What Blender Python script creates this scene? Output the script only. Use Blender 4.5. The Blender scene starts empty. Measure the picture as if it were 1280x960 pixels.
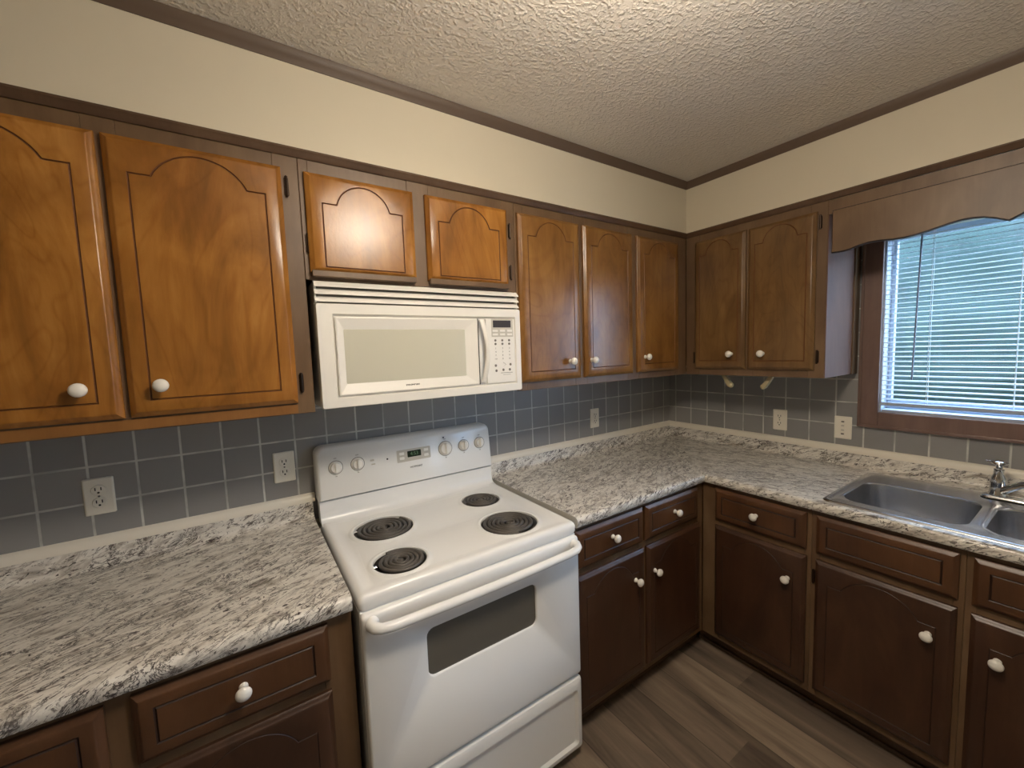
import bpy, bmesh, math, random
from mathutils import Vector, Matrix
from mathutils.geometry import tessellate_polygon
random.seed(7)
S = bpy.context.scene
COL = S.collection
PI = math.pi

# ------------------------------------------------------------------ camera
R_ = Vector((0.83013825, -0.55648054, -0.03463967))
U_ = Vector((0.07464081, 0.04934848, 0.99598869))
F_ = Vector((0.55253891, 0.82939384, -0.08250222))
cd_ = bpy.data.cameras.new('camera'); cam = bpy.data.objects.new('camera', cd_); COL.objects.link(cam)
M = Matrix((R_, U_, -F_)).transposed().to_4x4(); M.translation = Vector((-2.4618661, -1.7324373, 1.5342946))
cam.matrix_world = M
cd_.sensor_width = 36; cd_.lens = 507.643 / 1280 * 36; cd_.clip_start = .02
S.camera = cam
# ------------------------------------------------------------------ look, world, lights
S.view_settings.view_transform = 'Standard'; S.view_settings.look = 'None'
S.view_settings.gamma = 1; S.view_settings.use_curve_mapping = False
S.view_settings.exposure = 0.66
LAMP_POWER = 45.0
SKY = 10.5
w = bpy.data.worlds.new('world'); S.world = w; w.use_nodes = True
bg = w.node_tree.nodes['Background']; bg.inputs[0].default_value = (.54, .71, 1.0, 1); bg.inputs[1].default_value = SKY
def portal(name, loc, rot, sx, sy):
    l = bpy.data.lights.new(name, 'AREA'); l.shape = 'RECTANGLE'; l.size = sx; l.size_y = sy
    l.cycles.is_portal = True
    o = bpy.data.objects.new(name, l); COL.objects.link(o); o.location = loc; o.rotation_euler = rot
portal('window_portal', (.13, -1.515, 1.6), (0, PI/2, 0), .86, .82)
portal('added_window_portal', (.13, -3.05, 1.45), (0, PI/2, 0), 1.12, .52)  # daylight entry of the added window, out of view
LAMP = Vector((-1.86, -1.43, 2.405))

# ------------------------------------------------------------------ materials
def lin(c):
    return tuple(((v/255)/12.92 if v/255 <= .04045 else ((v/255+.055)/1.055)**2.4) for v in c) + (1,)
class N:
    def __init__(s, name):
        s.m = bpy.data.materials.new(name); s.m.use_nodes = True; s.t = s.m.node_tree
        s.b = s.t.nodes['Principled BSDF']
    def n(s, typ, **kw):
        x = s.t.nodes.new('ShaderNode'+typ)
        for k, v in kw.items():
            if k in x.inputs.keys() if isinstance(k, str) else False: x.inputs[k].default_value = v
            else: setattr(x, k, v)
        return x
    def l(s, a, b): s.t.links.new(a, b)
    def ramp(s, src, stops):
        r = s.n('ValToRGB'); e = r.color_ramp.elements
        while len(e) < len(stops): e.new(.5)
        for i, (p, c) in enumerate(stops): e[i].position = p; e[i].color = c
        s.l(src, r.inputs[0]); return r.outputs[0]
    def coords(s, kind='Object', scale=(1,1,1), rot=(0,0,0), rnd=0.0):
        tc = s.n('TexCoord'); mp = s.n('Mapping'); mp.inputs['Scale'].default_value = scale; mp.inputs['Rotation'].default_value = rot
        if rnd:
            oi = s.n('ObjectInfo'); a = s.n('VectorMath', operation='SCALE'); 
            cmb = s.n('CombineXYZ'); s.l(oi.outputs['Random'], cmb.inputs[0]); s.l(oi.outputs['Random'], cmb.inputs[2]); s.l(oi.outputs['Random'], cmb.inputs[1])
            s.l(cmb.outputs[0], a.inputs[0]); a.inputs['Scale'].default_value = rnd
            ad = s.n('VectorMath', operation='ADD'); s.l(tc.outputs[kind], ad.inputs[0]); s.l(a.outputs[0], ad.inputs[1])
            s.l(ad.outputs[0], mp.inputs[0])
        else: s.l(tc.outputs[kind], mp.inputs[0])
        return mp.outputs[0]
    def noise(s, vec, sc, det=4, ro=.55, dist=0):
        x = s.n('TexNoise'); x.inputs['Scale'].default_value = sc; x.inputs['Detail'].default_value = det
        x.inputs['Roughness'].default_value = ro; x.inputs['Distortion'].default_value = dist; s.l(vec, x.inputs['Vector']); return x.outputs['Fac']
    def mix(s, f, a, b, typ='MIX'):
        x = s.n('Mix', data_type='RGBA', blend_type=typ)
        if isinstance(f, (int, float)): x.inputs[0].default_value = f
        else: s.l(f, x.inputs[0])
        for i, v in ((6, a), (7, b)):
            if isinstance(v, tuple): x.inputs[i].default_value = v
            else: s.l(v, x.inputs[i])
        return x.outputs[2]
    def bump(s, h, st=.3, dist=.002):
        b = s.n('Bump'); b.inputs['Strength'].default_value = st; b.inputs['Distance'].default_value = dist
        s.l(h, b.inputs['Height']); s.l(b.outputs[0], s.b.inputs['Normal'])
    def base(s, v):
        if isinstance(v, tuple): s.b.inputs['Base Color'].default_value = v
        else: s.l(v, s.b.inputs['Base Color'])
    def rough(s, v, metal=0, spec=None, coat=None):
        s.b.inputs['Roughness'].default_value = v; s.b.inputs['Metallic'].default_value = metal
        if spec is not None: s.b.inputs['Specular IOR Level'].default_value = spec
        if coat: s.b.inputs['Coat Weight'].default_value = coat[0]; s.b.inputs['Coat Roughness'].default_value = coat[1]

def plain(name, c, rough=.4, metal=0, spec=None, var=0.05, coat=None, vs=6):
    m = N(name); c = lin(c); v = m.coords()
    d = tuple(x*(1-var) for x in c[:3]) + (1,)
    m.base(m.mix(m.noise(v, vs, 3), d, c)); m.rough(rough, metal, spec, coat); return m.m

def wood(name, dark, mid, light, rough=.35, swirl=.5, blotch=.5, bumpst=.15):
    m = N(name)
    v = m.coords(scale=(7, 7, 1.6), rnd=13.0)
    v2 = m.coords(scale=(90, 90, 3.0), rnd=7.0)
    v3 = m.coords(scale=(1, 1, 1), rnd=5.0)
    big = m.noise(v, 1.0, 5, .6, swirl*2)
    fine = m.noise(v2, 1.0, 3, .6)
    bl = m.noise(v3, 4.5, 3, .5, .6)
    c = m.ramp(big, [(.22, lin(dark)), (.50, lin(mid)), (.80, lin(light))])
    f = m.ramp(fine, [(.3, (.88, .86, .84, 1)), (.62, (1, 1, 1, 1))])
    c = m.mix(.6, c, f, 'MULTIPLY')
    lf = m.noise(m.coords(scale=(3.2, 3.2, 1.5), rnd=9.0), 1.0, 2, .5, .8)
    mu = m.n('Math', operation='MULTIPLY'); m.l(lf, mu.inputs[0]); mu.inputs[1].default_value = 15
    pg = m.n('Math', operation='PINGPONG'); m.l(mu.outputs[0], pg.inputs[0]); pg.inputs[1].default_value = .5
    fg = m.ramp(pg.outputs[0], [(.0, (.80, .74, .66, 1)), (.16, (1, 1, 1, 1))])
    c = m.mix(swirl*.55, c, fg, 'MULTIPLY')
    b = m.ramp(bl, [(.32, (.62, .54, .46, 1)), (.6, (1.0, 1.0, 1.0, 1))])
    c = m.mix(blotch, c, b, 'MULTIPLY')
    m.base(c); m.rough(rough, spec=.5)
    h = m.noise(m.coords(scale=(1,1,.6)), 130, 3, .6)
    m.bump(h, bumpst, .0015)
    return m.m

MT = {}
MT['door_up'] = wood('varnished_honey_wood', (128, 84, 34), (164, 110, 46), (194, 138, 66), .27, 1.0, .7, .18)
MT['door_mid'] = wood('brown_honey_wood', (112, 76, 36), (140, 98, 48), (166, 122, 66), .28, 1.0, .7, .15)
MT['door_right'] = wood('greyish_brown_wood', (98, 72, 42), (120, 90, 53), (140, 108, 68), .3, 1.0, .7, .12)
MT['door_base'] = wood('dark_stained_wood', (56, 36, 25), (72, 47, 32), (88, 61, 43), .36, .5, .5)
MT['drawer'] = wood('mid_brown_drawer_wood', (72, 46, 29), (90, 60, 38), (108, 74, 48), .36, .5, .5)
MT['frame'] = wood('brown_frame_wood', (92, 69, 48), (112, 87, 62), (130, 105, 78), .42, .3, .45)
MT['raw'] = wood('worn_light_wood', (128, 86, 42), (148, 102, 54), (166, 118, 66), .4, .3, .3)
MT['mould'] = wood('dark_brown_moulding', (72, 52, 37), (92, 69, 50), (106, 83, 62), .45, .2, .3)
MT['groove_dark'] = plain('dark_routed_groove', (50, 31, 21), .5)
MT['crown'] = plain('brown_painted_crown', (98, 80, 66), .5)
MT['groove'] = plain('routed_groove_stain', (104, 62, 28), .5)
MT['endpanel'] = wood('pale_brown_end_panel', (96, 60, 40), (110, 72, 50), (124, 84, 60), .65, .3, .25)
MT['casing'] = wood('window_casing_wood', (98, 77, 70), (122, 98, 90), (138, 113, 104), .4, .3, .3)
MT['wall'] = plain('cream_wall_paint', (214, 204, 182), .6, var=.04)
MT['white'] = plain('white_enamel', (242, 242, 240), .22, spec=.5, var=.02)
MT['white_plastic'] = plain('white_plastic', (246, 243, 236), .35, var=.02)
MT['grey_plastic'] = plain('pale_grey_plastic', (205, 200, 188), .4, var=.03)
MT['trimwhite'] = plain('cream_white_trim', (240, 234, 220), .4, var=.05)
MT['porcelain'] = plain('white_porcelain', (240, 236, 228), .12, var=.01)
MT['plate'] = plain('ivory_plate', (243, 237, 222), .35, var=.02)
MT['black'] = plain('black_slot', (14, 13, 12), .5)
MT['dark'] = plain('dark_gap', (38, 34, 30), .5)
MT['coil'] = plain('coil_element', (86, 81, 76), .5, metal=.1)
MT['drip'] = plain('black_drip_bowl', (62, 58, 54), .3, metal=.3)
MT['chrome'] = plain('chrome', (215, 218, 222), .08, metal=1, var=.01)
MT['hinge'] = plain('dark_bronze_hinge', (58, 44, 34), .35, metal=.8)
MT['print'] = plain('grey_print', (120, 114, 104), .6)
MT['logo'] = plain('dark_print', (62, 58, 50), .5)
MT['screen'] = plain('microwave_screen', (208, 206, 190), .2, var=.03)
MT['mwdisp'] = plain('dark_display', (58, 50, 46), .4)
MT['lcd'] = plain('green_display', (34, 46, 28), .12)
MT['bracket'] = plain('aged_ivory_plastic', (190, 176, 138), .4)
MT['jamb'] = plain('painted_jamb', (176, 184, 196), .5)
MT['brail'] = plain('blind_bottom_rail', (176, 188, 208), .5)
MT['cord'] = plain('white_cord', (235, 238, 240), .6)
MT['wand'] = plain('clear_grey_wand', (120, 130, 150), .2)

m = N('lcd_digits'); m.base(lin((60, 90, 50))); m.b.inputs['Emission Color'].default_value = (.35, .6, .3, 1); m.b.inputs['Emission Strength'].default_value = .08; MT['digit'] = m.m

m = N('oven_window_glass'); m.base(lin((98, 94, 86))); m.rough(.08, spec=.6); MT['ovenglass'] = m.m

m = N('blind_slat'); m.base(lin((236, 240, 242))); m.rough(.45)
tr = m.n('BsdfTranslucent'); tr.inputs[0].default_value = (.9, .94, .97, 1); ms = m.n('MixShader'); ms.inputs[0].default_value = .35
out = m.t.nodes['Material Output']; m.l(m.b.outputs[0], ms.inputs[1]); m.l(tr.outputs[0], ms.inputs[2]); m.l(ms.outputs[0], out.inputs[0]); MT['slat'] = m.m

m = N('window_glass'); g = m.n('BsdfGlass'); g.inputs['IOR'].default_value = 1.0; g.inputs['Roughness'].default_value = 0; g.inputs[0].default_value = (.92, .97, .98, 1)
gl = m.n('BsdfGlossy'); gl.inputs['Roughness'].default_value = .02; tp = m.n('BsdfTransparent'); tp.inputs[0].default_value = (.93, .97, .98, 1)
ms = m.n('MixShader'); ms.inputs[0].default_value = .06; out = m.t.nodes['Material Output']
m.t.nodes.remove(g); m.l(tp.outputs[0], ms.inputs[1]); m.l(gl.outputs[0], ms.inputs[2]); m.l(ms.outputs[0], out.inputs[0]); MT['glass'] = m.m

# stainless steel
m = N('brushed_steel'); v = m.coords(scale=(4, 60, 60)); n_ = m.noise(v, 3, 3)
m.base(m.mix(n_, (.54, .54, .55, 1), (.68, .68, .69, 1))); m.rough(.24, 1); m.bump(n_, .05, .0005); MT['steel'] = m.m

# lamp dome
m = N('lit_lamp_glass'); m.base((.9, .8, .65, 1)); m.b.inputs['Emission Color'].default_value = (1, .88, .72, 1); m.b.inputs['Emission Strength'].default_value = LAMP_POWER; MT['lamp'] = m.m

# ceiling: knock-down texture
m = N('textured_ceiling'); v = m.coords(scale=(1, 1, 1)); n1 = m.noise(v, 88, 2, .5, 0)
n2 = m.noise(v, 110, 2, .5)
h = m.ramp(n1, [(.44, (0, 0, 0, 1)), (.72, (1, 1, 1, 1))]); hh = m.mix(.25, h, n2)
m.base(lin((226, 219, 210))); m.rough(.30, spec=.8); m.bump(hh, .6, .006); MT['ceiling'] = m.m

# painted tiles: world-like coordinates; object origin at world origin. flip picks the running axis
def tile(name, axis, off):
    m = N(name); tc = m.n('TexCoord'); sp = m.n('SeparateXYZ'); m.l(tc.outputs['Object'], sp.inputs[0])
    P = .1122; HW = .0022
    def lines(sock, o, wd):
        a = m.n('Math', operation='ADD'); m.l(sock, a.inputs[0]); a.inputs[1].default_value = o + P*40
        d = m.n('Math', operation='DIVIDE'); m.l(a.outputs[0], d.inputs[0]); d.inputs[1].default_value = P
        f = m.n('Math', operation='FRACT'); m.l(d.outputs[0], f.inputs[0])
        pp = m.n('Math', operation='PINGPONG'); m.l(d.outputs[0], pp.inputs[0]); pp.inputs[1].default_value = .5
        mr = m.n('MapRange'); mr.inputs[1].default_value = wd/P; mr.inputs[2].default_value = wd/P*1.8; mr.inputs[3].default_value = 1; mr.inputs[4].default_value = 0
        m.l(pp.outputs[0], mr.inputs[0]); return mr.outputs[0], d.outputs[0]
    h1, i1 = lines(sp.outputs[axis], off, HW); h2, i2 = lines(sp.outputs[2], -1.113 + P*0, HW)
    mx = m.n('Math', operation='MAXIMUM'); m.l(h1, mx.inputs[0]); m.l(h2, mx.inputs[1])
    fl1 = m.n('Math', operation='FLOOR'); m.l(i1, fl1.inputs[0]); fl2 = m.n('Math', operation='FLOOR'); m.l(i2, fl2.inputs[0])
    cb = m.n('CombineXYZ'); m.l(fl1.outputs[0], cb.inputs[0]); m.l(fl2.outputs[0], cb.inputs[1])
    wn = m.n('TexWhiteNoise'); m.l(cb.outputs[0], wn.inputs[0])
    c = m.mix(wn.outputs['Value'], lin((136, 135, 135)), lin((148, 147, 146)))
    gn = m.noise(m.coords(), 9, 3, .6)      # grout is painted over in patches
    gr = m.ramp(gn, [(.36, (.35, .35, .35, 1)), (.58, (1, 1, 1, 1))])
    gf = m.n('Math', operation='MULTIPLY'); m.l(mx.outputs[0], gf.inputs[0]); m.l(gr, gf.inputs[1])
    m.base(m.mix(gf.outputs[0], c, lin((205, 205, 200)))); m.rough(.33)
    inv = m.n('Math', operation='SUBTRACT'); inv.inputs[0].default_value = 1; m.l(mx.outputs[0], inv.inputs[1])
    m.bump(inv.outputs[0], .5, .0012); return m.m
MT['tileA'] = tile('grey_painted_tile_back', 0, .066)
MT['tileB'] = tile('grey_painted_tile_right', 1, .057)

# laminate that imitates granite, in UV metres
m = N('granite_laminate')
def gv(sx, sy, rot=0):
    tc = m.n('UVMap'); m1 = m.n('Mapping'); m1.inputs['Rotation'].default_value = (0, 0, rot); m.l(tc.outputs[0], m1.inputs[0])
    mp = m.n('Mapping'); mp.inputs['Scale'].default_value = (sx, sy, 1); m.l(m1.outputs[0], mp.inputs[0]); return mp.outputs[0]
b1 = m.noise(gv(12, 30, -.35), 1, 5, .65, .6)
c = m.ramp(b1, [(.30, lin((146, 136, 124))), (.42, lin((200, 194, 184))), (.52, lin((232, 228, 219))), (.8, lin((206, 202, 194)))])
b2 = m.noise(gv(28, 70, -.38), 1, 5, .7, 1.0)
c = m.mix(m.ramp(b2, [(.385, (.9, .9, .9, 1)), (.44, (0, 0, 0, 1))]), c, lin((104, 95, 88)))
msk = m.noise(gv(3.5, 6, -.4), 1, 3, .6, .5)
b3 = m.noise(gv(4.5, 12, -.45), 1, 7, .72, 1.8)
vein = m.n('Math', operation='SUBTRACT'); m.l(b3, vein.inputs[0]); vein.inputs[1].default_value = .5
ab = m.n('Math', operation='ABSOLUTE'); m.l(vein.outputs[0], ab.inputs[0])
vm = m.ramp(ab.outputs[0], [(.006, (1, 1, 1, 1)), (.020, (0, 0, 0, 1))]); mk = m.ramp(msk, [(.40, (0, 0, 0, 1)), (.50, (1, 1, 1, 1))])
vv = m.n('Math', operation='MULTIPLY'); m.l(vm, vv.inputs[0]); m.l(mk, vv.inputs[1])
c = m.mix(vv.outputs[0], c, lin((62, 54, 52)))
b4 = m.noise(gv(42, 80, -.5), 1, 3, .6, 1.2)
sp4 = m.ramp(b4, [(.34, (1, 1, 1, 1)), (.39, (0, 0, 0, 1))]); c = m.mix(sp4, c, lin((66, 58, 56)))
msk2 = m.noise(gv(4, 10, -.3), 2.1, 3, .6, .3)
c = m.mix(m.ramp(msk2, [(.55, (0, 0, 0, 1)), (.72, (.5, .5, .5, 1))]), c, lin((136, 130, 126)))
m.base(c); m.rough(.3, spec=.5); MT['granite'] = m.m

# vinyl planks along y
m = N('vinyl_plank_floor')
v = m.coords(rot=(0, 0, 0)); sp = m.n('SeparateXYZ'); m.l(v, sp.inputs[0])
a = m.n('Math', operation='ADD'); m.l(sp.outputs[0], a.inputs[0]); a.inputs[1].default_value = .73 + 18.0
d = m.n('Math', operation='DIVIDE'); m.l(a.outputs[0], d.inputs[0]); d.inputs[1].default_value = .18
row = m.n('Math', operation='FLOOR'); m.l(d.outputs[0], row.inputs[0])
ofs = m.n('Math', operation='MULTIPLY'); m.l(row.outputs[0], ofs.inputs[0]); ofs.inputs[1].default_value = .437
y2 = m.n('Math', operation='DIVIDE'); m.l(sp.outputs[1], y2.inputs[0]); y2.inputs[1].default_value = 1.22
y3 = m.n('Math', operation='ADD'); m.l(y2.outputs[0], y3.inputs[0]); m.l(ofs.outputs[0], y3.inputs[1])
fy = m.n('Math', operation='FLOOR'); m.l(y3.outputs[0], fy.inputs[0])
cb = m.n('CombineXYZ'); m.l(row.outputs[0], cb.inputs[0]); m.l(fy.outputs[0], cb.inputs[1])
wn = m.n('TexWhiteNoise'); m.l(cb.outputs[0], wn.inputs[0])
mpn = m.n('VectorMath', operation='ADD'); m.l(v, mpn.inputs[0]); m.l(wn.outputs['Color'], mpn.inputs[1])
mp = m.n('Mapping'); mp.inputs['Scale'].default_value = (16, 1.7, 1); m.l(mpn.outputs[0], mp.inputs[0])
gn = m.noise(mp.outputs[0], 1, 5, .6, .7)
c = m.ramp(gn, [(.3, lin((98, 86, 76))), (.5, lin((136, 121, 106))), (.72, lin((166, 149, 130)))])
c = m.mix(.75, c, m.ramp(wn.outputs['Value'], [(0, (.52, .50, .50, 1)), (1, (1.05, 1.03, 1.0, 1))]), 'MULTIPLY')
pp = m.n('Math', operation='PINGPONG'); m.l(d.outputs[0], pp.inputs[0]); pp.inputs[1].default_value = .5
ln = m.ramp(pp.outputs[0], [(.006, (.45, .45, .45, 1)), (.014, (1, 1, 1, 1))]); c = m.mix(1.0, c, ln, 'MULTIPLY')
m.base(c); m.rough(.38); m.bump(gn, .1, .001); MT['floor'] = m.m

m = N('grass'); m.base(m.mix(m.noise(m.coords(), 6, 5), lin((40, 56, 34)), lin((66, 80, 50)))); m.rough(.9); MT['grass'] = m.m
m = N('hedge_leaves'); m.base(m.mix(m.noise(m.coords(), 5, 6, .7), lin((14, 30, 27)), lin((38, 60, 54)))); m.rough(.8); MT['leaf'] = m.m

# ------------------------------------------------------------------ mesh helpers
ORG = {}
def tag(o, label=None, cat=None, group=None, kind=None):
    if label: o['label'] = label
    if cat: o['category'] = cat
    if group: o['group'] = group
    if kind: o['kind'] = kind
    return o
def obj(name, bm, mat, parent=None, smooth=False, org=None, recalc=True):
    if org is None: org = ORG[parent.name] if parent is not None else Vector((0, 0, 0))
    if recalc: bmesh.ops.recalc_face_normals(bm, faces=bm.faces)
    if org.length: bmesh.ops.translate(bm, vec=-org, verts=bm.verts)
    me = bpy.data.meshes.new(name); bm.to_mesh(me); bm.free()
    for mm in (mat if isinstance(mat, (list, tuple)) else [mat]): me.materials.append(mm)
    if smooth:
        for p in me.polygons: p.use_smooth = True
        try: me.set_sharp_from_angle(angle=math.radians(smooth if smooth > 1 else 35))
        except Exception: pass
    o = bpy.data.objects.new(name, me); COL.objects.link(o)
    if parent is not None: o.parent = parent
    else: o.location = org
    ORG[o.name] = org.copy()
    return o
def thing(name, loc, label, cat, group=None):
    o = bpy.data.objects.new(name, None); COL.objects.link(o); o.location = loc; o.empty_display_size = .05
    ORG[o.name] = Vector(loc); return tag(o, label, cat, group)
def struct(name, bm, mat, parent=None, smooth=False):
    o = obj(name, bm, mat, parent, smooth)
    if parent is None: o['kind'] = 'structure'
    return o
def B(): return bmesh.new()
def box(bm, lo, hi, r=0, seg=2):
    lo = Vector(lo); hi = Vector(hi)
    t = bmesh.new(); bmesh.ops.create_cube(t, size=1)
    for v in t.verts: v.co = Vector(((lo[i]+hi[i])/2 + v.co[i]*abs(hi[i]-lo[i]) for i in range(3)))
    if r: bmesh.ops.bevel(t, geom=list(t.edges), offset=r, segments=seg, affect='EDGES', profile=.5)
    merge(bm, t)
def merge(bm, t, mi=0):
    vm = {v: bm.verts.new(v.co) for v in t.verts}
    for f in t.faces:
        try: nf = bm.faces.new([vm[v] for v in f.verts]); nf.material_index = mi
        except ValueError: pass
    t.free()
def loops(bm, rings, cap0=False, cap1=False, closed=True, mi=0):
    vs = [[bm.verts.new(p) for p in r] for r in rings]
    n = len(rings[0])
    for a, b in zip(vs, vs[1:]):
        for i in range(n if closed else n-1):
            j = (i+1) % n
            try: f = bm.faces.new((a[i], a[j], b[j], b[i])); f.material_index = mi
            except ValueError: pass
    if cap0: bm.faces.new(vs[0][::-1]).material_index = mi
    if cap1: bm.faces.new(vs[-1]).material_index = mi
    return vs
def tube(bm, pts, r, n=8, cap=True):
    pts = [Vector(p) for p in pts]; rings = []; up = None
    for i, p in enumerate(pts):
        t = ((pts[min(i+1, len(pts)-1)] - pts[max(i-1, 0)])).normalized()
        if up is None:
            up = Vector((0, 0, 1)) if abs(t.z) < .9 else Vector((1, 0, 0))
        s = t.cross(up).normalized(); up = s.cross(t).normalized()
        rr = r[i] if isinstance(r, (list, tuple)) else r
        rings.append([p + (s*math.cos(a) + up*math.sin(a))*rr for a in (2*PI*k/n for k in range(n))])
    loops(bm, rings, cap, cap)
def lathe(bm, org, axis, prof, n=20, cap=True):
    """prof: (radius, distance along axis)"""
    axis = Vector(axis).normalized(); org = Vector(org)
    s = axis.cross(Vector((0, 0, 1)) if abs(axis.z) < .9 else Vector((1, 0, 0))).normalized(); u = axis.cross(s)
    rings = [[org + axis*h + (s*math.cos(a)+u*math.sin(a))*max(r, .0002) for a in (2*PI*k/n for k in range(n))] for r, h in prof]
    loops(bm, rings, cap, cap)
def prism(bm, pts2, f0, f1, mi=0):
    """pts2 polygon, f0/f1 map (a,b) to 3-D for the two ends"""
    a = [bm.verts.new(f0(*p)) for p in pts2]; b = [bm.verts.new(f1(*p)) for p in pts2]; n = len(pts2)
    for i in range(n): bm.faces.new((a[i], a[(i+1) % n], b[(i+1) % n], b[i])).material_index = mi
    tr = tessellate_polygon([[Vector((p[0], p[1], 0)) for p in pts2]])
    for t in tr:
        for q in (a, b):
            try: bm.faces.new([q[k] for k in t]).material_index = mi
            except ValueError: pass
def rrect(u0, u1, v0, v1, r, n=6):
    """n points per corner"""
    P = []
    for cx, cy, a0 in ((u1-r, v1-r, 0), (u0+r, v1-r, PI/2), (u0+r, v0+r, PI), (u1-r, v0+r, 1.5*PI)):
        for k in range(n): a = a0 + PI/2*k/(n-1); P.append((cx+r*math.cos(a), cy+r*math.sin(a)))
    return P
def flat(bm, contours, f, mi=0):
    """tessellated plane with holes; returns vertex lists"""
    vs = [[bm.verts.new(f(*p)) for p in c] for c in contours]; allv = [v for c in vs for v in c]
    for t in tessellate_polygon([[Vector((p[0], p[1], 0)) for p in c] for c in contours]):
        try: bm.faces.new([allv[k] for k in t]).material_index = mi
        except ValueError: pass
    return vs
def text(name, s, size, mat, parent, loc, rot, ext=.0003, align='CENTER', sx=1.0):
    cu = bpy.data.curves.new(name, 'FONT'); cu.body = s; cu.size = size; cu.extrude = ext; cu.align_x = align; cu.align_y = 'CENTER'; cu.resolution_u = 2
    t = bpy.data.objects.new(name+'_tmp', cu); COL.objects.link(t)
    dg = bpy.context.evaluated_depsgraph_get(); me = bpy.data.meshes.new_from_object(t.evaluated_get(dg))
    bpy.data.objects.remove(t); bpy.data.curves.remove(cu)
    mm = Matrix.Translation(Vector(loc) - ORG[parent.name]) @ rot @ Matrix.Diagonal((sx, 1, 1, 1)); me.transform(mm)
    me.materials.clear(); me.materials.append(mat)
    me.name = name; o = bpy.data.objects.new(name, me); COL.objects.link(o); o.parent = parent; ORG[o.name] = ORG[parent.name].copy(); return o
RA = Matrix.Rotation(PI/2, 4, 'X')                       # faces -y
def dup(root, loc, label=None, rotz=None):
    r = root.copy(); COL.objects.link(r); r.location = loc
    if rotz is not None: r.rotation_euler = (0, 0, rotz)
    if label: r['label'] = label
    for ch in list(root.children):
        c = ch.copy(); COL.objects.link(c); c.parent = r
        for g in ch.children:
            e = g.copy(); COL.objects.link(e); e.parent = c
    return r

# wall-relative frames: (u along wall, d out of the wall, z)
def SA(u, d, z): return Vector((u, -d, z))
def SB(u, d, z): return Vector((-d, -u, z))
def sbox(bm, side, lo, hi, r=0, seg=2):
    a = side(*lo); b = side(*hi)
    box(bm, [min(a[i], b[i]) for i in range(3)], [max(a[i], b[i]) for i in range(3)], r, seg)

# ------------------------------------------------------------------ room shell
RX0, RY0, ZC = -4.3, -3.6, 2.405
DU, ZB, ZT = .374, 1.367, 2.136
def slab(name, lo, hi, mat): bm = B(); box(bm, lo, hi); return struct(name, bm, mat)
slab('floor', (RX0-.1, RY0-.1, -.05), (.12, .1, 0), MT['floor'])
slab('ceiling', (RX0-.1, RY0-.1, ZC), (.12, .1, ZC+.05), MT['ceiling'])
slab('wall_back', (RX0-.1, 0, 0), (.12, .1, ZC), MT['wall'])
slab('wall_left', (RX0-.1, RY0, 0), (RX0, 0, ZC), MT['wall'])
WY0, WY1, WZ0, WZ1 = 1.120, 1.910, 1.190, 2.02            # window opening on the right wall (u, z)
def wall_with_hole(name, rect, holes, f0, f1, mat):
    bm = B(); q = lambda r_: [(r_[0], r_[2]), (r_[1], r_[2]), (r_[1], r_[3]), (r_[0], r_[3])]
    cs = [q(rect)] + [q(h) for h in holes]
    a = flat(bm, cs, f0); b = flat(bm, cs, f1)
    for p, q_ in zip(a, b):
        for i in range(4): bm.faces.new((p[i], p[(i+1) % 4], q_[(i+1) % 4], q_[i]))
    return struct(name, bm, mat)
wall_with_hole('wall_right', (RY0, .1, 0, ZC), [(-WY1, -WY0, WZ0, WZ1), (-3.3, -2.8, .9, 2.0)], lambda a, b: (0, a, b), lambda a, b: (.12, a, b), MT['wall'])  # second opening is for the added, unseen window
slab('wall_front', (RX0-.1, RY0-.1, 0), (.12, RY0, ZC), MT['wall'])
# added, unseen window behind the camera's right shoulder; cool fill for the oven front
w2 = B()
for lo, hi in (((.0, -3.37, .83), (.02, -3.3, 2.07)), ((.0, -2.8, .83), (.02, -2.73, 2.07)), ((.0, -3.3, .83), (.02, -2.8, .9)), ((.0, -3.3, 2.0), (.02, -2.8, 2.07))):
    box(w2, (-.018, lo[1], lo[2]), (-.001, hi[1], hi[2]), .003)
win2 = struct('added_fill_window', w2, MT['casing'])
bm = B(); box(bm, (.085, -3.3, .9), (.09, -2.8, 2.0)); obj('pane', bm, MT['glass'], win2)
# soffits above the cabinets (painted like the wall)
bm = B(); box(bm, (RX0, -DU, ZT-.02), (0, 0, ZC)); struct('wall_soffit_back', bm, MT['wall'])
bm = B(); box(bm, (-DU, RY0, ZT-.02), (0, -DU, ZC)); struct('wall_soffit_right', bm, MT['wall'])
# crown moulding, brown
def sweepL(bm, prof, uA0, vB1):
    """prof list of (d,z): path from A side u=uA0 through the inner corner to B side u=vB1"""
    rings = [[SA(uA0, d, z) for d, z in prof], [Vector((-d, -d, z)) for d, z in prof], [SB(vB1, d, z) for d, z in prof]]
    loops(bm, rings, True, True)
bm = B(); sweepL(bm, [(DU-.002, 2.371), (DU+.004, 2.370), (DU+.007, 2.376), (DU+.012, 2.384), (DU+.018, 2.392), (DU+.020, ZC), (DU-.002, ZC)], RX0, -RY0)
struct('trim_1', bm, MT['crown'], smooth=30)
# cabinet-top moulding strip
bm = B(); sweepL(bm, [(DU-.002, 2.112), (DU+.004, 2.112), (DU+.008, 2.118), (DU+.010, 2.124), (DU+.014, 2.130), (DU+.013, 2.136), (DU-.002, 2.136)], -3.75, 2.2)
tag(obj('cabinet_top_moulding', bm, MT['mould'], None, 30, org=Vector((-1.5, -DU, 2.12))), 'thin brown moulding strip along the top of the wall cabinets', 'moulding')
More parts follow.
